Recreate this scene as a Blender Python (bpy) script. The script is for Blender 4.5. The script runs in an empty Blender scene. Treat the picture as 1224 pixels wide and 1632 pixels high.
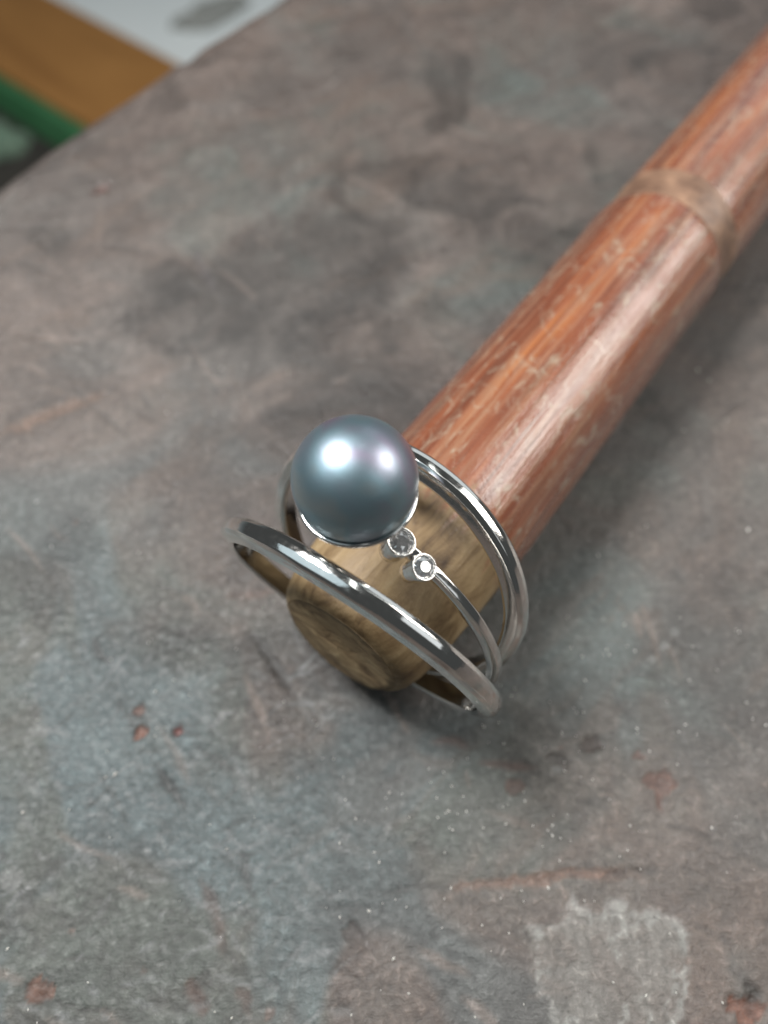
import bpy, bmesh, math, random
import numpy as np
from mathutils import Vector, Matrix

# ------------------------------------------------------------------ basics
S = 0.001                                   # everything below is written in millimetres
scn = bpy.context.scene
col = scn.collection
random.seed(4)

# ------------------------------------------------------------------ camera
H, PITCH = 63.23, math.radians(60)
F_PX, CX, CY = 1257.0, 612.0, 816.0
cd = bpy.data.cameras.new('camera'); cam = bpy.data.objects.new('camera', cd); col.objects.link(cam)
cam.location = (0, 0, H * S)
cam.rotation_euler = (math.pi / 2 - PITCH, 0, 0)
cd.sensor_fit = 'VERTICAL'; cd.sensor_height = 36.0; cd.lens = 36.0 * F_PX / 1632.0
cd.clip_start = 0.002; cd.clip_end = 20
cd.dof.use_dof = True; cd.dof.focus_distance = 49.0 * S; cd.dof.aperture_fstop = cd.lens / 1.3
scn.camera = cam

# ------------------------------------------------------------------ light
world = bpy.data.worlds.new('World'); scn.world = world; world.use_nodes = True
wbg = world.node_tree.nodes['Background']
wbg.inputs['Color'].default_value = (0.94, 1.0, 1.0, 1); wbg.inputs['Strength'].default_value = 0.08

def area(name, direction, dist, size, power, color, target=(0, 24, 10)):
    ld = bpy.data.lights.new(name, 'AREA'); ld.shape = 'RECTANGLE'
    ld.size, ld.size_y = size; ld.energy = power; ld.color = color
    o = bpy.data.objects.new(name, ld); col.objects.link(o)
    d = Vector(direction).normalized(); t = Vector(target) * S
    o.location = t + d * dist
    o.rotation_euler = d.to_track_quat('Z', 'Y').to_euler()
    return o
area('desk_lamp', (-0.44, 0.24, 0.86), 0.60, (0.14, 0.19), 8.6, (1.0, 0.975, 0.945))
area('side_lamp', (0.76, 0.19, 0.54), 0.55, (0.26, 0.26), 2.7, (1.0, 0.96, 0.90))
area('window_light', (-0.60, 0.02, 0.78), 1.4, (0.9, 1.3), 3.9, (0.74, 0.92, 1.0))
area('far_window', (0.50, 0.76, 0.42), 1.5, (1.2, 0.6), 2.2, (0.90, 0.97, 1.0))
area('back_window', (0.70, -0.35, 0.62), 1.5, (0.45, 0.9), 1.5, (0.92, 0.97, 1.0))
area('added_overhead_strip', (0.10, 0.22, 0.95), 1.3, (0.10, 1.2), 1.5, (0.95, 1.0, 0.98))  # added strip light, gives the polished bands bright lines to reflect
area('added_overhead_strip', (0.52, 0.25, 0.80), 1.5, (0.10, 1.2), 1.2, (0.95, 1.0, 0.98))  # second added strip, for more bright streaks on the metal

scn.view_settings.view_transform = 'Standard'
scn.view_settings.look = 'None'
scn.view_settings.exposure = -0.42
scn.view_settings.gamma = 1.0

# ------------------------------------------------------------------ helpers
def table_pt(px, py, z=0.0):
    """photo pixel -> point on the horizontal plane z (mm)"""
    a = (np.asarray(px, float) - CX) / F_PX; b = -(np.asarray(py, float) - CY) / F_PX
    s, c = math.sin(PITCH), math.cos(PITCH)
    dy = c + b * s; dz = -s + b * c
    t = (z - H) / dz
    return t * a, t * dy

def tag(o, label=None, cat=None, group=None, kind=None):
    if label: o['label'] = label
    if cat: o['category'] = cat
    if group: o['group'] = group
    if kind: o['kind'] = kind
    return o

def empty(name, loc=(0, 0, 0)):
    o = bpy.data.objects.new(name, None); col.objects.link(o)
    o.location = Vector(loc) * S; o.empty_display_size = 0.005
    return o

def mesh_obj(name, verts, faces, mat, parent=None, smooth=True, sharp=None):
    me = bpy.data.meshes.new(name)
    v = np.asarray(verts, float) * S
    if parent is not None:                   # verts are given in world mm
        v = v - np.array(parent_world(parent))
    me.from_pydata(v.tolist(), [], faces)
    me.update()
    bm = bmesh.new(); bm.from_mesh(me)
    bmesh.ops.recalc_face_normals(bm, faces=bm.faces); bm.to_mesh(me); bm.free()
    me.polygons.foreach_set('use_smooth', [bool(smooth)] * len(me.polygons))
    if smooth:
        if sharp: me.set_sharp_from_angle(angle=math.radians(sharp))
    me.materials.append(mat)
    o = bpy.data.objects.new(name, me); col.objects.link(o)
    if parent is not None: o.parent = parent
    return o

def parent_world(p):
    v = Vector((0, 0, 0))
    while p is not None:
        v += p.location; p = p.parent
    return v

# numpy value noise -------------------------------------------------
def vnoise(x, y, seed=0):
    r = np.random.default_rng(seed); T = r.random((256, 256))
    xi = np.floor(x).astype(int); yi = np.floor(y).astype(int)
    fx = x - xi; fy = y - yi
    fx = fx * fx * fx * (fx * (fx * 6 - 15) + 10); fy = fy * fy * fy * (fy * (fy * 6 - 15) + 10)
    a = T[xi % 256, yi % 256]; b = T[(xi + 1) % 256, yi % 256]
    c = T[xi % 256, (yi + 1) % 256]; d = T[(xi + 1) % 256, (yi + 1) % 256]
    return (a * (1 - fx) + b * fx) * (1 - fy) + (c * (1 - fx) + d * fx) * fy

def fbm(x, y, size, octs=4, seed=0, gain=0.55):
    s = 0; a = 1.0; n = 0; f = 1.0 / size
    wx = vnoise(x * f * 1.3 + 5.2, y * f * 1.3 + 1.3, seed + 70) - 0.5; wy = vnoise(y * f * 1.3 + 9.7, x * f * 1.3 + 4.1, seed + 71) - 0.5
    x, y = x + 1.3 * size * wx, y + 1.3 * size * wy
    for k in range(octs):
        ca, sa = math.cos(0.6 * k + seed), math.sin(0.6 * k + seed)
        s = s + a * vnoise((x * ca - y * sa) * f + 37.1 * k, (x * sa + y * ca) * f + 11.7 * k, seed * 13 + k)
        n += a; a *= gain; f *= 2.03
    return s / n

def sstep(a, b, x):
    t = np.clip((x - a) / (b - a), 0, 1); return t * t * (3 - 2 * t)

def seg_dist(x, y, pts):
    """distance to an open polyline"""
    best = np.full(np.shape(x), 1e9); tt = np.zeros(np.shape(x)); n = len(pts) - 1
    for i in range(n):
        ax, ay = pts[i]; bx, by = pts[i + 1]
        dx, dy = bx - ax, by - ay; L = dx * dx + dy * dy + 1e-12
        t = np.clip(((x - ax) * dx + (y - ay) * dy) / L, 0, 1)
        d = np.hypot(x - ax - t * dx, y - ay - t * dy)
        m = d < best; best = np.where(m, d, best); tt = np.where(m, (i + t) / n, tt)
    return best, tt

# ------------------------------------------------------------------ node helpers
class NT:
    def __init__(self, name):
        self.m = bpy.data.materials.new(name); self.m.use_nodes = True
        self.t = self.m.node_tree; self.n = self.t.nodes; self.l = self.t.links
        self.b = self.n['Principled BSDF']
    def node(self, typ, **kw):
        o = self.n.new(typ)
        for k, v in kw.items():
            if hasattr(o, k): setattr(o, k, v)
            else: o.inputs[k.replace('_', ' ')].default_value = v
        return o
    def link(self, a, b): self.l.new(a, b)
    def coords(self, scale=(1, 1, 1)):
        tc = self.node('ShaderNodeTexCoord'); mp = self.node('ShaderNodeMapping')
        mp.inputs['Scale'].default_value = scale
        self.link(tc.outputs['Object'], mp.inputs['Vector']); return mp.outputs['Vector']
    def noise(self, vec, scale, detail=4, rough=0.55, dist=0.0):
        o = self.node('ShaderNodeTexNoise')
        o.inputs['Scale'].default_value = scale; o.inputs['Detail'].default_value = detail
        o.inputs['Roughness'].default_value = rough; o.inputs['Distortion'].default_value = dist
        self.link(vec, o.inputs['Vector']); return o.outputs['Fac']
    def ramp(self, fac, stops):
        o = self.node('ShaderNodeValToRGB'); e = o.color_ramp.elements
        while len(e) < len(stops): e.new(0.5)
        for el, (p, c) in zip(e, stops):
            el.position = p; el.color = (c, c, c, 1) if isinstance(c, (int, float)) else (*c, 1)
        self.link(fac, o.inputs['Fac']); return o.outputs['Color']
    def mix(self, fac, a, b, mode='MIX'):
        o = self.node('ShaderNodeMix', data_type='RGBA', blend_type=mode)
        for sock, v in ((o.inputs[0], fac), (o.inputs[6], a), (o.inputs[7], b)):
            if hasattr(v, 'links'): self.link(v, sock)
            elif isinstance(v, (int, float)): sock.default_value = v
            else: sock.default_value = (*v, 1)
        return o.outputs[2]
    def math(self, op, a, b=None):
        o = self.node('ShaderNodeMath', operation=op)
        for sock, v in zip(o.inputs, (a, b)):
            if v is None: continue
            if hasattr(v, 'links'): self.link(v, sock)
            else: sock.default_value = v
        return o.outputs[0]
    def bump(self, height, dist, strength=1.0, normal=None):
        o = self.node('ShaderNodeBump'); o.inputs['Distance'].default_value = dist
        o.inputs['Strength'].default_value = strength
        self.link(height, o.inputs['Height'])
        if normal is not None: self.link(normal, o.inputs['Normal'])
        return o.outputs['Normal']
    def set(self, **kw):
        for k, v in kw.items():
            s = self.b.inputs[k.replace('_', ' ')]
            if hasattr(v, 'links'): self.link(v, s)
            elif isinstance(v, tuple) and len(v) == 3: s.default_value = (*v, 1)
            else: s.default_value = v
        return self.m

# ------------------------------------------------------------------ materials
def mat_bench():
    k = NT('worn_bench_wood'); v = k.coords((1000, 1000, 1000))
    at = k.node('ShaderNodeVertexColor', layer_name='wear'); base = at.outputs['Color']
    fine = k.noise(v, 1.6, 5, 0.62, 0.3)
    vs = k.coords((900, 260, 1000))
    mp = vs.node; mp.inputs['Rotation'].default_value = (0, 0, math.radians(38))
    streak = k.noise(vs, 1.0, 4, 0.6, 0.8)
    c = k.mix(1.0, base, k.ramp(fine, [(0.3, 0.86), (0.5, 1.0), (0.72, 1.18)]), 'MULTIPLY')
    c = k.mix(1.0, c, k.ramp(streak, [(0.3, 0.90), (0.5, 1.0), (0.72, 1.12)]), 'MULTIPLY')
    grit = k.noise(v, 1.5, 7, 0.74, 0.5)
    vd = k.coords((300, 1500, 1000)); vd.node.inputs['Rotation'].default_value = (0, 0, math.radians(-28))
    ve = k.coords((1500, 300, 1000)); ve.node.inputs['Rotation'].default_value = (0, 0, math.radians(-12))
    sc1 = k.noise(vd, 1.0, 3, 0.6, 2.2); sc2 = k.noise(ve, 1.0, 3, 0.6, 2.2)
    c = k.mix(1.0, c, k.ramp(grit, [(0.30, 0.45), (0.43, 0.90), (0.56, 1.08), (0.70, 2.0)]), 'MULTIPLY')
    c = k.mix(1.0, c, k.ramp(sc1, [(0.34, 0.90), (0.5, 1.0), (0.66, 1.05), (0.76, 1.3)]), 'MULTIPLY')
    c = k.mix(0.4, c, k.ramp(sc2, [(0.28, 0.75), (0.42, 1.0), (0.70, 1.04), (0.78, 1.25)]), 'MULTIPLY')
    rg = k.ramp(k.noise(v, 0.35, 5, 0.6), [(0.3, 0.27), (0.7, 0.47)])
    h = k.math('ADD', k.math('MULTIPLY', fine, 0.6), k.math('MULTIPLY', streak, 0.5))
    vor = k.noise(v, 3.3, 3, 0.6)
    h = k.math('ADD', h, k.math('MULTIPLY', vor, 0.08))
    h = k.math('ADD', h, k.math('MULTIPLY', sc1, 0.4))
    h = k.math('ADD', h, k.math('MULTIPLY', grit, 1.6))
    return k.set(Base_Color=c, Roughness=rg, Specular_IOR_Level=0.55,
                 Normal=k.bump(h, 0.00012, 0.75))

def mat_metal():
    k = NT('polished_white_gold'); v = k.coords((1000, 1000, 1000))
    r = k.ramp(k.noise(v, 2.5, 4, 0.6), [(0.35, 0.06), (0.7, 0.15)])
    scr = k.noise(k.coords((300, 3000, 900)), 3.0, 3, 0.6)
    b = k.bump(k.noise(v, 0.5, 1, 0.5), 0.00006, 0.5)
    b = k.bump(scr, 0.000006, 0.5, b)
    return k.set(Base_Color=(0.80, 0.79, 0.77), Metallic=1.0, Roughness=r, Normal=b)

def mat_satin():
    k = NT('satin_white_gold'); v = k.coords((1000, 1000, 1000))
    return k.set(Base_Color=(0.86, 0.85, 0.83), Metallic=1.0, Roughness=k.ramp(k.noise(v, 4, 3), [(0.3, 0.07), (0.7, 0.20)]),
                 Normal=k.bump(k.noise(v, 3.0, 3, 0.6), 0.00004, 0.6))

def mat_pearl():
    k = NT('dark_nacre'); v = k.coords((1000, 1000, 1000))
    n1 = k.noise(v, 0.22, 2, 0.5, 0.6)
    c = k.ramp(n1, [(0.30, (0.31, 0.24, 0.34)), (0.44, (0.29, 0.33, 0.40)), (0.56, (0.26, 0.38, 0.44)), (0.72, (0.37, 0.40, 0.40))])
    return k.set(Base_Color=c, Metallic=0.92, Roughness=0.42, Coat_Weight=0.2, Coat_Roughness=0.12,
                 Normal=k.bump(k.noise(v, 0.7, 3, 0.5), 0.00004, 0.5))

def mat_diamond():
    k = NT('diamond')
    return k.set(Base_Color=(0.95, 0.96, 0.97), Metallic=0.3, Transmission_Weight=0.82, IOR=2.4, Roughness=0.0)

def mat_shaft():
    k = NT('red_lacquered_wood')
    v = k.coords((1000, 1000, 1000))
    vl = k.coords((32, 800, 800)); vl2 = k.coords((60, 1700, 1700))
    a = k.noise(vl, 1.0, 4, 0.6, 0.4); b = k.noise(vl2, 1.0, 4, 0.65, 0.3)
    c = k.ramp(a, [(0.30, (0.095, 0.034, 0.022)), (0.44, (0.165, 0.054, 0.029)), (0.56, (0.225, 0.072, 0.034)), (0.70, (0.34, 0.125, 0.045))])
    c = k.mix(k.ramp(b, [(0.48, 0.0), (0.68, 0.75)]), c, (0.30, 0.17, 0.105))
    # lacquer worn off: pale patches and nicks
    p = k.ramp(k.noise(k.coords((340, 620, 620)), 1.0, 8, 0.75, 1.2), [(0.53, 0.0), (0.66, 0.8)])
    c = k.mix(p, c, (0.33, 0.265, 0.195))
    ln = k.noise(k.coords((22, 2600, 2600)), 1.0, 3, 0.6, 0.3)                       # dark pore lines
    c = k.mix(k.ramp(ln, [(0.30, 0.65), (0.42, 0.0)]), c, (0.06, 0.024, 0.016))
    gr = k.noise(k.coords((90, 260, 260)), 1.0, 6, 0.7, 0.8)                         # handling grime and scuffs
    c = k.mix(k.ramp(gr, [(0.52, 0.0), (0.72, 0.6)]), c, (0.17, 0.115, 0.08))
    sf = k.noise(k.coords((1500, 420, 420)), 1.0, 4, 0.7, 1.5)
    c = k.mix(k.ramp(sf, [(0.66, 0.0), (0.72, 0.6)]), c, (0.40, 0.31, 0.24))
    # bare timber towards the tip
    sx = k.node('ShaderNodeSeparateXYZ'); k.link(v, sx.inputs[0])
    edge = k.math('ADD', sx.outputs[0], k.math('MULTIPLY', k.noise(k.coords((120, 700, 700)), 1.0, 5, 0.7), 13.0))
    bare = k.ramp(k.math('MULTIPLY', edge, 0.02), [(0.345, 1.0), (0.385, 0.0)])
    wood = k.ramp(k.noise(k.coords((160, 500, 500)), 1.0, 5, 0.65, 0.6),
                  [(0.30, (0.055, 0.030, 0.014)), (0.43, (0.17, 0.110, 0.052)), (0.58, (0.27, 0.190, 0.098)), (0.74, (0.36, 0.275, 0.16))])
    c = k.mix(bare, c, wood)
    r = k.mix(bare, k.ramp(k.noise(k.coords((300, 1500, 1500)), 1.0, 4, 0.6), [(0.3, 0.16), (0.7, 0.32)]), (0.55, 0.55, 0.55))
    h = k.math('ADD', b, k.math('MULTIPLY', k.noise(v, 3.0, 4, 0.6), 0.5))
    return k.set(Base_Color=c, Roughness=r, Normal=k.bump(h, 0.00012, 0.7), Specular_IOR_Level=0.5,
                 Coat_Weight=k.mix(bare, (0.6, 0.6, 0.6), (0.0, 0.0, 0.0)), Coat_Roughness=k.ramp(k.noise(k.coords((350, 900, 900)), 1.0, 6, 0.7), [(0.35, 0.07), (0.65, 0.27)]), Coat_Normal=k.bump(k.math('ADD', h, k.math('MULTIPLY', ln, 0.5)), 0.00008, 0.7))

def mat_cut():
    k = NT('sawn_timber'); v = k.coords((1000, 1000, 1000))
    n = k.noise(k.coords((500, 420, 800)), 1.0, 6, 0.68, 0.8)
    c = k.ramp(n, [(0.30, (0.09, 0.055, 0.03)), (0.45, (0.25, 0.17, 0.09)), (0.60, (0.37, 0.27, 0.15)), (0.75, (0.46, 0.37, 0.23))])
    sx = k.node('ShaderNodeSeparateXYZ'); k.link(v, sx.inputs[0])
    r = k.math('SQRT', k.math('ADD', k.math('MULTIPLY', sx.outputs[1], sx.outputs[1]), k.math('MULTIPLY', sx.outputs[2], sx.outputs[2])))
    r = k.math('ADD', r, k.math('MULTIPLY', k.noise(v, 0.7, 4, 0.6), 2.0))            # grimy worn rim
    c = k.mix(k.ramp(k.math('MULTIPLY', r, 0.1), [(0.505, 0.0), (0.56, 0.4), (0.60, 0.4), (0.66, 0.1)]), c, (0.045, 0.028, 0.015))
    saw = k.noise(k.coords((500, 150, 2600)), 1.0, 3, 0.6)
    return k.set(Base_Color=c, Roughness=0.75, Normal=k.bump(k.math('ADD', n, k.math('MULTIPLY', saw, 0.5)), 0.0004, 0.8))

def mat_simple(name, c1, c2, scale, rough=0.5, bump=0.0, stretch=(1, 1, 1), metallic=0.0):
    k = NT(name); v = k.coords(stretch); n = k.noise(v, scale, 5, 0.6, 0.4)
    kw = dict(Base_Color=k.ramp(n, [(0.3, c1), (0.7, c2)]), Roughness=rough, Metallic=metallic)
    if bump: kw['Normal'] = k.bump(n, bump, 0.8)
    return k.set(**kw)

M = dict(satin=mat_satin(),
    bench=mat_bench(), metal=mat_metal(), pearl=mat_pearl(), diamond=mat_diamond(), shaft=mat_shaft(),
    collar=mat_simple('worn_node_timber', (0.085, 0.045, 0.03), (0.30, 0.18, 0.115), 520, 0.45, 0.0002, (1, 0.7, 0.7)),
    cut=mat_cut(),
    plank=mat_simple('orange_varnished_timber', (0.20, 0.09, 0.025), (0.36, 0.18, 0.055), 14, 0.45, 0.0005, (0.25, 1, 1)),
    green=mat_simple('green_plastic', (0.03, 0.11, 0.045), (0.045, 0.16, 0.07), 20, 0.35),
    dark=mat_simple('dark_residue', (0.008, 0.008, 0.008), (0.03, 0.026, 0.02), 60, 0.7, 0.002),
    floor=mat_simple('pale_floor_tile', (0.74, 0.80, 0.82), (0.80, 0.85, 0.86), 5, 0.35),
    rag=mat_simple('grey_cloth', (0.24, 0.25, 0.24), (0.34, 0.35, 0.335), 60, 0.9, 0.001),
    palegreen=mat_simple('pale_green_cloth', (0.06, 0.12, 0.08), (0.14, 0.20, 0.15), 60, 0.9, 0.001),
    filing=mat_simple('bright_filings', (0.75, 0.74, 0.70), (0.9, 0.88, 0.84), 900, 0.42, 0, metallic=0.6),
)

# ------------------------------------------------------------------ the bench top
def build_bench():
    fx = np.arange(-66, 66.01, 0.22); fy = np.arange(-9, 131, 0.25)
    gx = np.r_[np.linspace(-330, -67, 40), fx, np.linspace(67, 330, 40)]
    gy = np.r_[np.linspace(-240, -10, 36), fy, np.linspace(132, 420, 40)]
    X, Y = np.meshgrid(gx, gy, indexing='ij'); sh = X.shape
    # free edge of the slab, beyond which the floor is seen
    epx = [(-60, 312), (0, 266), (60, 222), (125, 180), (190, 138), (240, 104), (262, 86), (285, 78), (305, 60), (345, 36), (375, 16), (410, -2), (440, -24)]
    ex, ey = table_pt([p[0] for p in epx], [p[1] for p in epx])
    pts = list(zip(ex, ey))
    pts = [(-330, -310)] + pts + [(290, 480)]
    d, _ = seg_dist(X, Y, pts)
    d = d + 0.0
    # sign: + outside (left/beyond)
    side = np.zeros(sh)
    best = np.full(sh, 1e9)
    for i in range(len(pts) - 1):
        ax, ay = pts[i]; bx, by = pts[i + 1]; dx, dy = bx - ax, by - ay
        t = np.clip(((X - ax) * dx + (Y - ay) * dy) / (dx * dx + dy * dy), 0, 1)
        dd = np.hypot(X - ax - t * dx, Y - ay - t * dy)
        cr = dx * (Y - ay) - dy * (X - ax)
        m = dd < best; best = np.where(m, dd, best); side = np.where(m, np.sign(cr), side)
    sd = best * side
    # relief ---------------------------------------------------------
    Z = 0.35 * (fbm(X, Y, 22, 3, 1) - 0.5) + 0.09 * (fbm(X, Y, 5.0, 4, 2) - 0.5)
    # base tones
    n_big = fbm(X, Y, 30, 4, 3); n_mid = fbm(X, Y, 9, 4, 5); n_sm = fbm(X, Y, 2.2, 4, 6)
    ca, sa = math.cos(math.radians(36)), math.sin(math.radians(36))
    U, V = X * ca + Y * sa, -X * sa + Y * ca              # grain runs along V-ish diagonals
    grain = fbm(U * 0.35, V * 1.6, 3.2, 4, 8)
    grey = np.array([0.073, 0.076, 0.073]); mauve = np.array([0.132, 0.096, 0.090]); slate = np.array([0.085, 0.102, 0.114])
    # metal-dust greyed working area lies around and left of the stick end
    cx, cy = table_pt(250, 1230)
    work = np.exp(-(((X - cx) / 34) ** 2 + ((Y - cy) / 30) ** 2))
    wm = np.clip(sstep(0.34, 0.68, n_big * 0.55 + n_mid * 0.45 + 0.30 * (work - 0.55)), 0, 1)[..., None]
    C = mauve * (1 - wm) + grey * wm
    ws = (sstep(0.40, 0.62, fbm(X, Y, 13, 4, 9)) * (0.15 + 0.85 * work))[..., None]
    C = C * (1 - ws) + slate * ws
    C = C * (0.55 + 0.9 * n_mid)[..., None] * (0.86 + 0.28 * n_sm)[..., None] * (0.72 + 0.56 * grain)[..., None]
    # pinkish raw streaks
    pk = (sstep(0.60, 0.76, fbm(U * 0.5, V * 1.5, 5, 4, 12)) * (1 - 0.75 * work))[..., None]
    C = C * (1 - 0.45 * pk) + np.array([0.160, 0.108, 0.094]) * 0.4 * pk
    dk = sstep(0.58, 0.75, fbm(X, Y, 11, 4, 14))[..., None]
    C = C * (1 - 0.40 * dk)
    for (qx, qy, rx, ry, am) in ((480, 430, 15, 13, 0.42), (560, 610, 10, 14, 0.42), (330, 760, 12, 10, 0.28), (1090, 1080, 9, 7, 0.22), (700, 1180, 9, 4, 0.25), (120, 620, 7, 8, 0.2)):   # dark patches, with shade left of the stick painted into the colour
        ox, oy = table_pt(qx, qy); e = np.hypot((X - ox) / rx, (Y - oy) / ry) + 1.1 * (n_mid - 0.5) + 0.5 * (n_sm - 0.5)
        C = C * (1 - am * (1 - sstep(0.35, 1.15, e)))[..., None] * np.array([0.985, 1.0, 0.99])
    warp = (fbm(X, Y, 2.0, 3, 21) - 0.5)
    def px2(pl):
        a, b = table_pt([p[0] for p in pl], [p[1] for p in pl]); return list(zip(a, b))
    def paint(mask, c, amt=1.0, w=(slice(None), slice(None))):
        c = np.array(c) * (0.68 if c[0] > 1.6 * c[2] else 0.85)
        m = (mask * amt)[..., None]; C[w] = C[w] * (1 - m) + np.array(c) * m
    def window(xs, ys, pad):
        i0, i1 = np.searchsorted(gx, [min(xs) - pad, max(xs) + pad]); j0, j1 = np.searchsorted(gy, [min(ys) - pad, max(ys) + pad])
        return slice(max(i0 - 1, 0), i1 + 1), slice(max(j0 - 1, 0), j1 + 1)
    warp2 = np.roll(warp, 7, 0)
    # knife and graver cuts: dark or raw coloured
    def cut(pl, w, depth, c, amt, wv=0.8):
        q = px2(pl); W = window([p[0] for p in q], [p[1] for p in q], 2.5)
        dd, t = seg_dist(X[W] + warp[W] * wv, Y[W] + warp2[W] * wv, q)
        fall = np.sin(np.clip(t, 0, 1) * math.pi) ** 0.5 * (0.55 + 0.9 * n_sm[W])
        m = np.clip(1 - dd / (w * (0.5 + fall)), 0, 1) * np.clip(fall, 0, 1)
        Z[W] -= depth * m; paint(np.clip(m * 1.7, 0, 1), c, amt, W)
    DARK = (0.035, 0.033, 0.031); RED = (0.12, 0.052, 0.036)
    cut([(395, 1005), (430, 1050), (475, 1112)], 0.45, 0.25, DARK, 0.75)
    cut([(240, 1215), (275, 1262), (302, 1300)], 0.40, 0.22, DARK, 0.7)
    cut([(150, 1012), (163, 1040), (172, 1064)], 0.30, 0.15, DARK, 0.7)
    cut([(210, 1000), (290, 1010), (370, 1016)], 0.25, 0.12, DARK, 0.5)
    cut([(380, 1350), (395, 1400), (412, 1440)], 0.35, 0.15, DARK, 0.6)
    cut([(720, 1414), (820, 1402), (930, 1392), (1030, 1390)], 0.42, 0.12, (0.24, 0.125, 0.085), 0.6)
    cut([(600, 1422), (720, 1412)], 0.30, 0.12, DARK, 0.5)
    cut([(960, 1394), (1000, 1388), (1060, 1392)], 0.3, 0.1, DARK, 0.6)
    cut([(0, 694), (70, 664), (170, 626)], 0.7, 0.08, (0.26, 0.15, 0.10), 0.5)
    cut([(350, 952), (400, 948), (455, 938)], 0.35, 0.08, RED, 0.4)
    cut([(318, 1400), (345, 1450), (362, 1520)], 0.45, 0.08, RED, 0.45)
    cut([(303, 1555), (315, 1590), (332, 1620)], 0.45, 0.12, RED, 0.6)
    cut([(370, 1575), (390, 1590), (400, 1630)], 0.35, 0.08, RED, 0.45)
    cut([(685, 1180), (730, 1178), (750, 1190)], 0.35, 0.1, RED, 0.55)
    cut([(760, 1214), (815, 1218), (860, 1226)], 0.35, 0.12, RED, 0.6)
    cut([(60, 1590), (110, 1605), (190, 1618)], 0.3, 0.15, DARK, 0.6)
    cut([(310, 395), (320, 420), (340, 470)], 0.5, 0.06, (0.09, 0.08, 0.085), 0.5)
    rr = random.Random(8)
    for i in range(420):                                     # cross-hatched knife marks on the working corner
        px = rr.uniform(-60, 560); py = rr.uniform(1010, 1720)
        a = math.radians(rr.choice([rr.gauss(-38, 9), rr.gauss(48, 12), rr.gauss(5, 14)])); L = rr.uniform(12, 80)
        lite = rr.random() < 0.55
        cut([(px - L / 2 * math.cos(a), py - L / 2 * math.sin(a)), (px, py + rr.uniform(-5, 5)), (px + L / 2 * math.cos(a), py + L / 2 * math.sin(a))],
            rr.uniform(0.10, 0.20), rr.uniform(0.02, 0.08), (0.24, 0.25, 0.255) if lite else DARK, rr.uniform(0.15, 0.5), 0.15)
    for i in range(230):                                      # softer ones everywhere else
        px = rr.uniform(-50, 1300); py = rr.uniform(150, 1700)
        a = math.radians(rr.gauss(35, 28)); L = rr.uniform(25, 130)
        lite = rr.random() < 0.3
        cut([(px - L / 2 * math.cos(a), py - L / 2 * math.sin(a)), (px, py + rr.uniform(-8, 8)), (px + L / 2 * math.cos(a), py + L / 2 * math.sin(a))],
            rr.uniform(0.12, 0.34), rr.uniform(0.02, 0.07), (0.27, 0.21, 0.18) if lite else DARK, rr.uniform(0.15, 0.45), 0.25)
    # chips knocked out of the surface
    def chip(px, py, r, c, depth, amt=0.85, ax=1.0):
        x, y = table_pt(px, py); rad = r * math.hypot(math.hypot(x, y), H) / F_PX
        W = window([x], [y], rad * 2.6 * max(1, ax)); x_, y_ = X[W], Y[W]
        dd = np.hypot((x_ - x) / ax, y_ - y) / rad + 1.5 * (fbm(x_, y_, 0.8, 3, int(px) + 300) - 0.5) + 1.5 * (fbm(x_, y_, 1.9, 2, int(py) + 300) - 0.5)
        m = 1 - sstep(0.75, 1.0, dd)
        Z[W] -= depth * m; paint(m, c, amt, W)
        if depth > 0.15: paint(np.exp(-((dd - 1.02) / 0.14) ** 2) * 0.3, DARK, 0.5, W)
    chip(223, 1166, 14, (0.26, 0.105, 0.065), 0.30, 0.85)
    chip(220, 1130, 10, (0.16, 0.065, 0.04), 0.2, 0.8)
    chip(282, 1169, 10, (0.17, 0.055, 0.045), 0.35, 0.9)
    chip(62, 1577, 11, (0.17, 0.075, 0.048), 0.15, 0.75, 1.6)
    chip(1042, 1240, 26, (0.15, 0.062, 0.042), 0.12, 0.65)
    chip(820, 1252, 9, (0.13, 0.055, 0.035), 0.1, 0.6)
    chip(942, 1186, 9, (0.07, 0.045, 0.035), 0.2, 0.8, 1.6)
    chip(885, 1212, 9, (0.05, 0.04, 0.035), 0.2, 0.7, 1.8)
    chip(1196, 1612, 18, (0.19, 0.07, 0.04), 0.22, 0.8)
    chip(160, 299, 11, (0.13, 0.045, 0.03), 0.3, 0.85, 1.2)
    chip(1200, 1580, 12, (0.04, 0.035, 0.03), 0.2, 0.8)
    chip(498, 1160, 14, (0.05, 0.05, 0.048), 0.06, 0.5)
    chip(60, 1130, 12, (0.06, 0.058, 0.056), 0.06, 0.5)
    chip(560, 1486, 12, (0.07, 0.055, 0.05), 0.2, 0.7)
    for i in range(40):
        px, py = rr.uniform(-40, 1260), rr.uniform(250, 1660)
        c = rr.choice([(0.06, 0.055, 0.05), (0.20, 0.09, 0.06), (0.26, 0.25, 0.24), (0.07, 0.065, 0.06)])
        chip(px, py, rr.uniform(3, 9), c, rr.uniform(0.0, 0.04), rr.uniform(0.15, 0.4), rr.uniform(0.8, 1.8))
    # ghost of a torn-off label: scuffed whitish patch with a crusty border
    poly = px2([(836, 1482), (852, 1514), (854, 1549), (866, 1587), (890, 1628), (905, 1700), (1050, 1690), (1080, 1622), (1091, 1594), (1096, 1538),
                (1094, 1490), (1077, 1473), (1042, 1455), (1008, 1452), (977, 1440), (958, 1456), (925, 1452), (908, 1434), (896, 1460), (866, 1478)])
    bd, bt = seg_dist(X + warp * 1.0, Y + np.roll(warp, 11, 1) * 1.0, poly + [poly[0]])
    ins = np.zeros(sh, bool); j = len(poly) - 1
    Xw, Yw = X + warp * 1.0, Y + np.roll(warp, 11, 1) * 1.0
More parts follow.
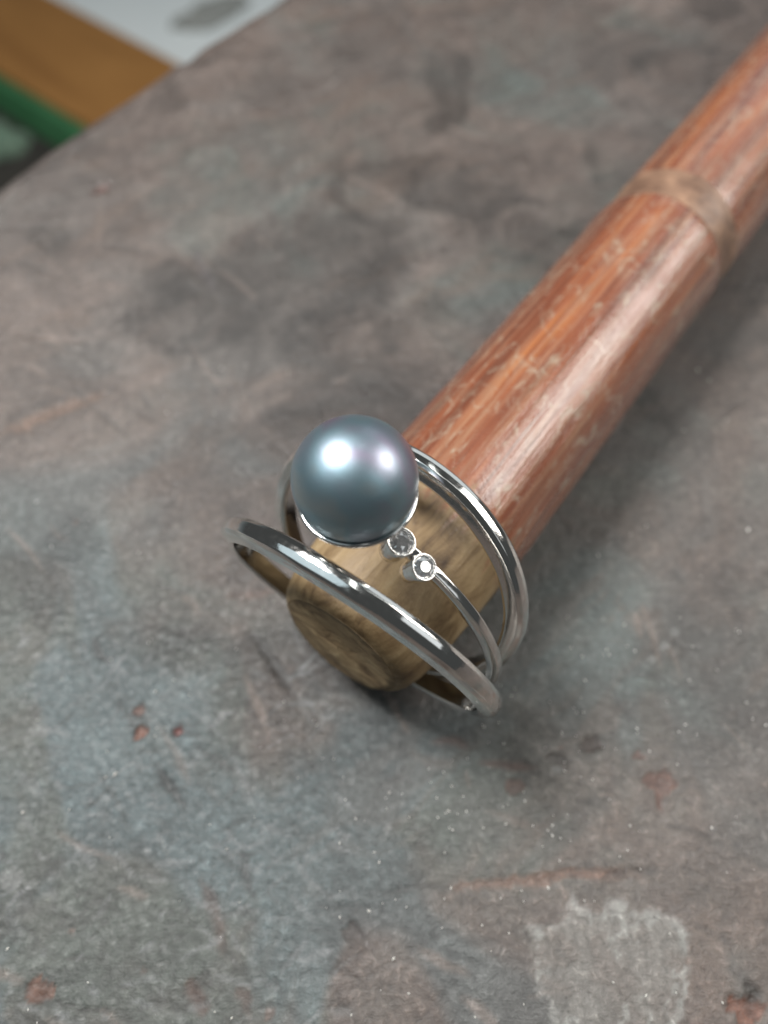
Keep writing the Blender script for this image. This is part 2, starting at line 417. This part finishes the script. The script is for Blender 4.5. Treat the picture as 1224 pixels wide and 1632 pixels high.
    for i in range(len(poly)):
        xi, yi = poly[i]; xj, yj = poly[j]
        ins ^= ((yi > Yw) != (yj > Yw)) & (Xw < (xj - xi) * (Yw - yi) / (yj - yi + 1e-12) + xi); j = i
    paint(ins * (0.55 + 0.45 * sstep(0.40, 0.6, n_sm)), (0.20, 0.19, 0.175), 0.85)
    brk = sstep(0.40, 0.60, fbm(X, Y, 2.0, 4, 31))
    paint(np.clip(1 - bd / 0.42, 0, 1) ** 0.6 * brk, (0.40, 0.40, 0.38), 0.55)
    paint(ins * sstep(0.66, 0.72, fbm(X, Y, 1.1, 3, 33)), (0.36, 0.37, 0.35), 0.45)
    Z = Z + 0.03 * ins * brk
    # scattered white scuffs
    for (px, py, r) in ((886, 1226, 9), (1035, 1052, 10), (1075, 1010, 8), (1060, 1030, 6), (262, 1048, 7), (1135, 1320, 6), (620, 1320, 8), (20, 1400, 16), (60, 1165, 15), (350, 1140, 14)):
        chip(px, py, r * 0.7, (0.26, 0.265, 0.26), -0.01, 0.45, 1.3)
    C = np.clip(C * 0.75, 0.012, 0.8)
    # rounded free edge ----------------------------------------------
    rad = 5.0
    q = np.clip((sd + rad) / rad, 0, 1)
    Z = Z - rad * (1 - np.sqrt(np.clip(1 - q * q, 0, 1)))
    wall = np.clip(sd / 0.6, 0, 1)
    Z = np.where(sd > 0, -rad - wall * 25, Z)
    # keep the ground under the ring and stick level and at zero
    keep = sd < 1.6
    idx = np.arange(X.size).reshape(sh)
    f = np.stack([idx[:-1, :-1], idx[1:, :-1], idx[1:, 1:], idx[:-1, 1:]], -1).reshape(-1, 4)
    kf = keep.ravel()[f].any(1); f = f[kf]
    used = np.zeros(X.size, bool); used[f.ravel()] = True
    remap = np.cumsum(used) - 1; f = remap[f]
    P = np.stack([X, Y, Z], -1).reshape(-1, 3)[used] * S
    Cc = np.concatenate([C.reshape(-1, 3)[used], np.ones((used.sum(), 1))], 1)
    me = bpy.data.meshes.new('workbench_top')
    me.vertices.add(len(P)); me.vertices.foreach_set('co', P.astype(np.float32).ravel())
    me.loops.add(f.size); me.loops.foreach_set('vertex_index', f.astype(np.int32).ravel())
    me.polygons.add(len(f)); me.polygons.foreach_set('loop_start', np.arange(0, f.size, 4, dtype=np.int32))
    me.polygons.foreach_set('loop_total', np.full(len(f), 4, np.int32))
    me.polygons.foreach_set('use_smooth', np.ones(len(f), bool))
    me.update(calc_edges=True); me.validate()
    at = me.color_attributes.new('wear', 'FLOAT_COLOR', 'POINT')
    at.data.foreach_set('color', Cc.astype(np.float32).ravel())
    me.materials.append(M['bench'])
    o = bpy.data.objects.new('workbench_top', me); col.objects.link(o)
    o['kind'] = 'structure'; o['label'] = 'scarred grey-brown wooden workbench top with a rounded edge'
    def height(x, y):
        i = np.clip(np.searchsorted(gx, x), 0, len(gx) - 1); j = np.clip(np.searchsorted(gy, y), 0, len(gy) - 1)
        return Z[i, j], sd[i, j]
    return o, height
bench, bench_height = build_bench()

# ------------------------------------------------------------------ lower floor beyond the bench
FLOOR = -350.0
def slab(name, x0, x1, y0, y1, z0, z1, mat):
    v = [(x0, y0, z0), (x1, y0, z0), (x1, y1, z0), (x0, y1, z0), (x0, y0, z1), (x1, y0, z1), (x1, y1, z1), (x0, y1, z1)]
    f = [(0, 3, 2, 1), (4, 5, 6, 7), (0, 1, 5, 4), (1, 2, 6, 5), (2, 3, 7, 6), (3, 0, 4, 7)]
    return mesh_obj(name, v, f, mat, smooth=False)
fl = slab('floor', -2200, 1600, -900, 3200, FLOOR - 20, FLOOR, M['floor'])
fl['kind'] = 'structure'; fl['label'] = 'pale floor below the workbench'

# ------------------------------------------------------------------ the stick
SA = np.array([-3.29, 20.06]); SD = np.array([0.5878, 0.8090])     # end of the axis on plan, direction
SZ0, SZ1, SL = 8.70, 7.25, 62.0                                    # axis height at the tip and at the node
tilt = math.atan2(SZ1 - SZ0, SL)
stick = empty('wooden_stick', (SA[0], SA[1], 0))
tag(stick, 'round red-brown lacquered wooden stick lying on the workbench with rings over its bare end', 'stick')
AX = Vector((SD[0] * math.cos(tilt), SD[1] * math.cos(tilt), math.sin(tilt)))
RX = Vector((SD[1], -SD[0], 0)).normalized(); UX = RX.cross(AX).normalized()
def stick_part(name, prof, mat, seed, cap0=False, cap1=False, n=96, rough=0.05, parent=stick):
    """prof: (s, radius) along the axis; local x runs along the stick"""
    rnd = np.random.default_rng(seed); ph = rnd.random(6) * 6.28
    v, f = [], []
    for s, r in prof:
        for k in range(n):
            a = 2 * math.pi * k / n
            rr = r + rough * (math.sin(2 * a + ph[0] + s * 0.03) * 1.2 + math.sin(5 * a + ph[1] + s * 0.11) * 0.5 + math.sin(11 * a + ph[2] - s * 0.23) * 0.25 + 0.4 * math.sin(s * 0.9 + 3 * a + ph[3]))
            v.append((s, rr * math.cos(a), rr * math.sin(a)))
    m = len(prof)
    for i in range(m - 1):
        for k in range(n):
            f.append((i * n + k, i * n + (k + 1) % n, (i + 1) * n + (k + 1) % n, (i + 1) * n + k))
    if cap0: f.append(tuple(range(n))[::-1])
    if cap1: f.append(tuple((m - 1) * n + k for k in range(n)))
    me = bpy.data.meshes.new(name); me.from_pydata([(a * S, b * S, c * S) for a, b, c in v], [], f); me.update()
    bm = bmesh.new(); bm.from_mesh(me); bmesh.ops.recalc_face_normals(bm, faces=bm.faces); bm.to_mesh(me); bm.free()
    me.polygons.foreach_set('use_smooth', [True] * len(me.polygons)); me.set_sharp_from_angle(angle=math.radians(40))
    me.materials.append(mat)
    o = bpy.data.objects.new(name, me); col.objects.link(o); o.parent = parent
    o.matrix_local = Matrix(((AX.x, RX.x, UX.x, 0), (AX.y, RX.y, UX.y, 0), (AX.z, RX.z, UX.z, SZ0 * S), (0, 0, 0, 1)))
    return o
prof = [(0.22, 4.85), (0.34, 5.10), (0.62, 5.38), (1.1, 5.66), (2.0, 5.98), (3.5, 6.28)] + [(s, 6.42 + 0.50 * min(1, (s - 5) / 9)) for s in np.linspace(5, 48, 60)] + [(49.3, 6.98), (50.3, 7.02), (50.9, 6.99), (51.3, 6.84)]
stick_part('shaft', prof, M['shaft'], 1)
stick_part('collar', [(51.0, 6.78), (51.4, 6.66), (52.0, 6.60), (52.7, 6.68), (53.2, 6.62), (54.0, 6.66), (54.8, 6.70), (55.6, 6.72), (56.2, 6.68)], M['collar'], 2, rough=0.08)
stick_part('rear_shaft', [(55.8, 6.66), (56.6, 6.70), (58, 6.72)] + [(s, 6.75 + 0.2 * (s - 60) / 122) for s in np.linspace(60, 182, 80)] + [(183, 6.2)], M['shaft'], 3, cap1=True)

# sawn end: an uneven disc with a broken ridge
def sawn_end():
    n, m = 72, 12; v, f = [], []
    rnd = random.Random(5)
    for j in range(m + 1):
        r = 4.88 * j / m
        for k in range(n):
            a = 2 * math.pi * k / n; y, z = r * math.cos(a), r * math.sin(a)
            x = 0.0 + 0.04 * z + 0.28 * math.sin(z * 0.9 + 0.5 * y) * (1 - j / m) + rnd.uniform(-.02, .02) * (j < m)
            if j == m: x = 0.20
            if j == m - 1: x += 0.02
            v.append((x, y, z))
    for j in range(m):
        for k in range(n):
            f.append((j * n + k, (j + 1) * n + k, (j + 1) * n + (k + 1) % n, j * n + (k + 1) % n))
    # skirt that closes the gap to the shaft
    b = len(v)
    for k in range(n):
        a = 2 * math.pi * k / n; v.append((0.9, 4.86 * math.cos(a), 4.86 * math.sin(a)))
    for k in range(n):
        f.append((m * n + k, b + k, b + (k + 1) % n, m * n + (k + 1) % n))
    me = bpy.data.meshes.new('sawn_end'); me.from_pydata([(p[0] * S, p[1] * S, p[2] * S) for p in v], [], f); me.update()
    bm = bmesh.new(); bm.from_mesh(me); bmesh.ops.remove_doubles(bm, verts=bm.verts, dist=1e-6)
    bmesh.ops.recalc_face_normals(bm, faces=bm.faces); bm.to_mesh(me); bm.free()
    me.polygons.foreach_set('use_smooth', [True] * len(me.polygons)); me.set_sharp_from_angle(angle=math.radians(45))
    me.materials.append(M['cut'])
    o = bpy.data.objects.new('sawn_end', me); col.objects.link(o); o.parent = stick
    o.matrix_local = Matrix(((AX.x, RX.x, UX.x, 0), (AX.y, RX.y, UX.y, 0), (AX.z, RX.z, UX.z, SZ0 * S), (0, 0, 0, 1)))
    o['label'] = 'pale sawn end grain of the stick'
sawn_end()

# ------------------------------------------------------------------ the ring
def frame(az, el):
    az, el = math.radians(az), math.radians(el)
    a = np.array([math.cos(az) * math.cos(el), math.sin(az) * math.cos(el), math.sin(el)])
    e1 = np.cross(a, [0, 0, 1.0]); e1 /= np.linalg.norm(e1); e2 = np.cross(e1, a)
    return a, e1, e2
ring = empty('pearl_ring', (-0.8, 23.6, 0))
tag(ring, 'silver ring of three open bands with a grey pearl and two small diamonds', 'ring')

def rounded(poly, r, seg=4):
    out = []; n = len(poly)
    for i in range(n):
        p0, p1, p2 = (np.array(poly[(i + k) % n], float) for k in (-1, 0, 1))
        a = (p0 - p1) / np.linalg.norm(p0 - p1); b = (p2 - p1) / np.linalg.norm(p2 - p1)
        s, e = p1 + a * r, p1 + b * r
        for k in range(seg + 1):
            t = k / seg
            out.append((1 - t) ** 2 * s + 2 * t * (1 - t) * p1 + t * t * e)
    return out

def band(name, C, az, el, section, seed, wob=0.009, n=260, arc=None, label=None):
    """section: (radius offset, axial offset) measured from circle radius given inside the offsets"""
    a, e1, e2 = frame(az, el); C = np.array(C); rnd = np.random.default_rng(seed); ph = rnd.random((len(section), 4)) * 6.28
    ph2 = rnd.random(8) * 6.28
    v, f = [], []; m = len(section)
    for i in range(n):
        t = 2 * math.pi * i / n                          # 0 = top, + towards e1
        d = math.cos(t) * e2 + math.sin(t) * e1
        if arc: t = math.radians(arc[0] + (arc[1] - arc[0]) * i / (n - 1)); d = math.cos(t) * e2 + math.sin(t) * e1
        sc = 1.0
        rm = sum(s[0] for s in section) / m
        for j, (r, w) in enumerate(section):
            k = wob * (math.sin(5 * t + ph2[0]) + 0.7 * math.sin(9 * t + ph2[1] + w * 1.2) + 0.5 * math.sin(17 * t + ph2[2] + w * 2.0))
            k2 = wob * (math.sin(4 * t + ph2[3]) + 0.6 * math.sin(11 * t + ph2[4] + r))
            v.append(C + d * (rm + (r - rm) * sc + k) + a * (w * sc + k2))
    if arc: f += [tuple(range(m)), tuple((n - 1) * m + j for j in range(m))]
    for i in range(n - 1 if arc else n):
        for j in range(m):
            f.append((i * m + j, ((i + 1) % n) * m + j, ((i + 1) % n) * m + (j + 1) % m, i * m + (j + 1) % m))
    o = mesh_obj(name, v, f, M['metal'], ring, True)
    if label: o['label'] = label
    return o
# trapezoid sections: flat crown, sloping flanks
wide = rounded([(11.10, -0.66), (11.34, -0.42), (11.42, 0.02), (11.40, 0.36), (11.22, 0.66), (10.70, 0.82), (10.08, 0.66), (10.08, -0.70), (10.34, -0.88)], 0.06)
wide = [((r - 10.75) * 1.04 + 10.75, w * 1.0) for r, w in wide]
rearsec = [(r - 0.48, w) for r, w in wide]
band('band', (-1.853, 21.032, 11.66), 55.93, 10.56, wide, 1, label='thick faceted silver band at the open end of the stick')
band('band', (0.577, 25.893, 10.75), 54.07, -16.36, rearsec, 2, label='thick faceted silver band behind the pearl')
MC, MAZ, MEL, MR = np.array([-0.8, 23.6, 11.2]), 53, 1, 10.3
thin = rounded([(10.80, -0.26), (10.80, 0.26), (10.45, 0.44), (9.90, 0.40), (9.90, -0.40), (10.45, -0.44)], 0.09)
band('band', MC, MAZ, MEL, thin, 3, wob=0.01, arc=(-8, 192), label='thin silver band carrying the pearl and diamonds')

ma, me1, me2 = frame(MAZ, MEL)
def on_mid(deg, rho, ax=0.0):
    t = math.radians(deg); return MC + rho * (math.cos(t) * me2 + math.sin(t) * me1) + ax * ma
def rdir(deg):
    t = math.radians(deg); return math.cos(t) * me2 + math.sin(t) * me1
def basis(d):
    d = np.array(d) / np.linalg.norm(d); u = np.cross(d, [0.3, 0.9, 0.1]); u /= np.linalg.norm(u); w = np.cross(d, u); return d, u, w
def lathe(name, O, d, prof, n, mat, parent, sharp=None, smooth=True, twist=None):
    d, u, w = basis(d); v, f = [], []
    for r, h in prof:
        for k in range(n):
            a = 2 * math.pi * k / n; v.append(O + d * h + (u * math.cos(a) + w * math.sin(a)) * r)
    m = len(prof)
    for i in range(m - 1):
        for k in range(n): f.append((i * n + k, i * n + (k + 1) % n, (i + 1) * n + (k + 1) % n, (i + 1) * n + k))
    o = mesh_obj(name, v, f, mat, parent, smooth, sharp)
    bm = bmesh.new(); bm.from_mesh(o.data); bmesh.ops.remove_doubles(bm, verts=bm.verts, dist=1e-7)
    bmesh.ops.recalc_face_normals(bm, faces=bm.faces); bm.to_mesh(o.data); bm.free()
    return o
# pearl in a shallow cup
PR = 3.62; PD = -3.5
pd = rdir(PD); PC = on_mid(PD, 14.35)
lathe('pearl', PC, pd, [(PR * math.sin(t) + 0, -PR * math.cos(t)) for t in np.linspace(0.0, math.pi, 49)], 96, M['pearl'], ring).__setitem__('label', 'round dark grey pearl with a blue-green sheen')
cup = []
ro = PR + 0.31; ri = PR + 0.01; tmax = math.radians(66)
for t in np.linspace(0, tmax, 20): cup.append((ro * math.sin(t), -ro * math.cos(t)))
cup.append(((ro + ri) / 2 * math.sin(tmax + 0.03), -(ro + ri) / 2 * math.cos(tmax + 0.03)))
for t in np.linspace(tmax, 0.3, 14): cup.append((ri * math.sin(t), -ri * math.cos(t)))
lathe('pearl_cup', PC, pd, cup, 96, M['metal'], ring)
# two bezel-set diamonds
def stone(deg, r, ax, rho):
    Fc = on_mid(deg, rho, ax); O = on_mid(deg - 1.6, 9.75, ax - 0.22)
    d = Fc - O; h = float(np.linalg.norm(d)); d = d / h
    prof = [(r * 0.62, 0.0), (r * 0.80, 0.12), (r * 0.90, 0.7), (r * 0.97, h - 0.6), (r, h - 0.14), (r * 0.985, h - 0.05), (r * 0.95, h), (r * 0.87, h - 0.015), (r * 0.835, h - 0.10), (r * 0.83, h - 0.85), (r * 0.5, h - 1.05), (0.01, h - 1.1)]
    b = lathe('bezel', O, d, prof, 48, M['satin'], ring)
    # brilliant cut
    dd, u, w = basis(d); g = r * 0.84; v, f = [], []
    def ringv(rad, hh, n, off):
        i0 = len(v)
        for k in range(n):
            a = 2 * math.pi * (k + off) / n; v.append(O + dd * hh + (u * math.cos(a) + w * math.sin(a)) * rad)
        return i0
    zt = h + 0.02; zg = h - 0.16
    T = ringv(g * 0.46, zt + 0.06, 8, 0); Sx = ringv(g * 0.74, zt - 0.03, 8, 0.5); G = ringv(g, zg, 16, 0); L = ringv(g * 0.45, zg - 0.42 * g, 8, 0.5)
    v.append(O + dd * (zg - 0.82 * g)); A = len(v) - 1
    v.append(O + dd * (zt + 0.062) + u * 0.05); tcn = len(v) - 1
    for k in range(8): f.append((T + k, T + (k + 1) % 8, tcn))
    for k in range(8):
        k1 = (k + 1) % 8; km = (k - 1) % 8
        f.append((T + k, Sx + k, T + k1))
        f.append((T + k, Sx + km, G + 2 * k)); f.append((T + k, G + 2 * k, Sx + k))
        f.append((Sx + k, G + 2 * k, G + 2 * k + 1)); f.append((Sx + k, G + 2 * k + 1, G + (2 * k + 2) % 16))
        f.append((G + 2 * k, L + k, G + 2 * k + 1)); f.append((G + 2 * k + 1, L + k, G + (2 * k + 2) % 16))
        f.append((G + 2 * k, L + km, L + k)); f.append((L + k, L + km, A))
    mesh_obj('diamond', v, f, M['diamond'], b, smooth=False)
stone(13.5, 0.92, -0.4, 11.8)
stone(23.2, 0.84, -0.65, 11.7)

# ------------------------------------------------------------------ things on the lower floor
def place(px, py, z):
    x, y = table_pt(px, py, z); return np.array([float(x), float(y), z])
# orange timber lying on the floor
pA, pB = place(90, -6, FLOOR + 60), place(258, 84, FLOOR + 60)
pd2 = (pB - pA)[:2]; pd2 /= np.linalg.norm(pd2); pn = np.array([pd2[1], -pd2[0]])   # towards the viewer
pC = place(60, 150, FLOOR + 60); wid = float((pC - pA)[:2] @ pn)
if wid < 0: pn = -pn; wid = -wid
def timber():
    c = (pA + pB)[:2] / 2 + pn * wid / 2
    root_loc = (c[0], c[1], FLOOR)
    L = 420; v, f = [], []
    sec = rounded([(-wid / 2, 0), (wid / 2, 0), (wid / 2, 60), (-wid / 2, 60)], 5)
    for s in np.linspace(-L, L, 30):
        for (w, h) in sec:
            v.append((c[0] + pd2[0] * s + pn[0] * w, c[1] + pd2[1] * s + pn[1] * w, FLOOR + h + 0.5 * math.sin(s * 0.02)))
    m = len(sec)
    for i in range(29):
        for j in range(m): f.append((i * m + j, i * m + (j + 1) % m, (i + 1) * m + (j + 1) % m, (i + 1) * m + j))
    f.append(tuple(range(m))); f.append(tuple(29 * m + j for j in range(m)))
    me = bpy.data.meshes.new('wooden_plank')
    ang = math.atan2(pd2[1], pd2[0]); ca, sa = math.cos(-ang), math.sin(-ang)
    vv = []
    for x, y, z in v:
        dx, dy = x - c[0], y - c[1]; vv.append(((dx * ca - dy * sa) * S, (dx * sa + dy * ca) * S, (z - FLOOR) * S))
    me.from_pydata(vv, [], f); me.update()
    bm = bmesh.new(); bm.from_mesh(me); bmesh.ops.recalc_face_normals(bm, faces=bm.faces); bm.to_mesh(me); bm.free()
    me.polygons.foreach_set('use_smooth', [True] * len(me.polygons)); me.set_sharp_from_angle(angle=math.radians(30))
    me.materials.append(M['plank'])
    o = bpy.data.objects.new('wooden_plank', me); col.objects.link(o)
    o.location = (c[0] * S, c[1] * S, FLOOR * S); o.rotation_euler = (0, 0, ang)
    tag(o, 'orange-brown varnished wooden plank on the floor beyond the workbench edge', 'plank')
    return c
pc = timber()
# green tray in front of it
RIMZ = FLOOR + 75
g = place(58, 160, RIMZ); gl = np.array([g[0], g[1]])
TW, TL, TH = 230.0, 420.0, 75.0                          # width towards the viewer, length along the plank, height
tc = gl + pn * TW / 2 - pd2 * 60
def tray():
    root = empty('green_tray', (tc[0], tc[1], FLOOR))
    tag(root, 'green plastic tray beside the orange plank under the workbench edge', 'tray')
    def loop(ins, z, n=8, rc=40):
        w, l = TW / 2 - ins, TL / 2 - ins; r = max(4, rc - ins); out = []
        for (sx, sy, a0) in ((1, 1, 0), (-1, 1, 90), (-1, -1, 180), (1, -1, 270)):
            for k in range(n + 1):
                a = math.radians(a0 + 90 * k / n)
                lx, ly = sx * (l - r) + r * math.cos(a), sy * (w - r) + r * math.sin(a)
                p = tc + pd2 * lx + pn * ly; out.append((p[0], p[1], FLOOR + z))
        return out
    def loft(name, rows, mat, cap_first=False, cap_last=False):
        v, f = [], []; L = [loop(*r) for r in rows]; m = len(L[0])
        for l in L: v += l
        for i in range(len(L) - 1):
            for k in range(m): f.append((i * m + k, i * m + (k + 1) % m, (i + 1) * m + (k + 1) % m, (i + 1) * m + k))
        if cap_first: f.append(tuple(range(m)))
        if cap_last: f.append(tuple((len(L) - 1) * m + k for k in range(m)))
        return mesh_obj(name, v, f, mat, root, True, 45)
    loft('tub', [(18, 0), (6, 66), (-4, 67), (-5, 71), (-3, 74), (0, 75), (4, 74), (6, 70), (9, 60), (19, 4)], M['green'], True, True)
    loft('residue', [(10.5, 55), (30, 56), (60, 54)], M['dark'], False, True)['label'] = 'dark contents of the tray'
tray()
def lump(name, c, size, mat, label, cat, seed, rot):
    rnd = np.random.default_rng(seed); n, m = 40, 18; v, f = [], []
    ph = rnd.random(6) * 6.28
    for i in range(m + 1):
        t = math.pi / 2 * i / m
        for k in range(n):
            a = 2 * math.pi * k / n
            r = math.sin(t) * (1 + 0.16 * math.sin(3 * a + ph[0]) + 0.10 * math.sin(7 * a + ph[1]))
            h = math.cos(t) * (1 + 0.25 * math.sin(4 * a + ph[2] + 3 * t)) + 0.16 * math.sin(9 * a + 5 * t + ph[3]) * math.sin(2 * t)
            x, y = r * math.cos(a) * size[0], r * math.sin(a) * size[1]
            v.append((c[0] + x * math.cos(rot) - y * math.sin(rot), c[1] + x * math.sin(rot) + y * math.cos(rot), c[2] + max(0.0, h * size[2])))
    for i in range(m):
        for k in range(n): f.append((i * n + k, i * n + (k + 1) % n, (i + 1) * n + (k + 1) % n, (i + 1) * n + k))
    f.append(tuple(m * n + k for k in range(n)))
    e = empty(name + '_tmp', c)
    o = mesh_obj(name, v, f, mat, e); o.parent = None; o.location = e.location; bpy.data.objects.remove(e)
    tag(o, label, cat); return o
r0, r1 = place(282, 50, FLOOR), place(392, 12, FLOOR)
rc = (r0 + r1) / 2; rl = np.linalg.norm((r1 - r0)[:2])
lump('grey_rag', rc, (rl * 0.50, 13, 14), M['rag'], 'crumpled dark grey rag on the pale floor past the bench corner', 'rag', 3, math.atan2(r1[1] - r0[1], r1[0] - r0[0]))
q = place(-12, 240, FLOOR + 54)
lump('pale_rag', q, (26, 18, 14), M['palegreen'], 'pale green scrap lying on the dark contents of the green tray', 'rag', 6, 0.5)

# ------------------------------------------------------------------ metal filings on the bench
def filings():
    rnd = random.Random(12); v, f = [], []
    base = [(1, 0, 0), (-1, 0, 0), (0, 1, 0), (0, -1, 0), (0, 0, 1), (0, 0, -1)]
    tri = [(0, 2, 4), (2, 1, 4), (1, 3, 4), (3, 0, 4), (2, 0, 5), (1, 2, 5), (3, 1, 5), (0, 3, 5)]
    spots = []
    for i in range(240):
        px, py = rnd.uniform(-60, 1290), rnd.uniform(560, 1700)
        if rnd.random() < 0.45: px, py = rnd.gauss(820, 190), rnd.gauss(1260, 150)
        spots.append((px, py, rnd.uniform(0.035, 0.085)))
    spots += [(400 + 604 - 0, 1316, 0.10), (806, 1314, 0.12), (880, 1316, 0.09), (880, 1332, 0.08), (36, 1295, 0.14), (183, 1234, 0.11), (248, 1102, 0.11), (1134, 1320, 0.12), (588, 1452, 0.12), (820, 1098, 0.1), (768, 1475, 0.09), (627, 1528, 0.10), (1192, 845, 0.12), (1112, 590, 0.13), (1130, 606, 0.11)]
    for px, py, s in spots:
        x, y = table_pt(px, py); x, y = float(x), float(y)
        z, sd = bench_height(x, y)
        if sd > -8: continue
        rel = np.array([x, y]) - SA; along = rel @ SD; per = abs(rel[0] * SD[1] - rel[1] * SD[0])
        if along > -3 and per < 9: continue
        a = rnd.uniform(0, 6.28); ca, sa = math.cos(a), math.sin(a); k = rnd.uniform(1, 2.2); i0 = len(v); tz = rnd.uniform(-.4, .4)
        for bx, by, bz in base:
            X, Y, Z = bx * s * k, by * s, bz * s * 0.8 + bx * tz * s
            v.append((x + X * ca - Y * sa, y + X * sa + Y * ca, z + s * 0.55 + Z))
        f += [tuple(i0 + j for j in t) for t in tri]
    o = mesh_obj('metal_filings', v, f, M['filing'], None, smooth=False)
    o['kind'] = 'stuff'; o['label'] = 'tiny bright metal filings scattered over the workbench'; o['category'] = 'filings'
filings()
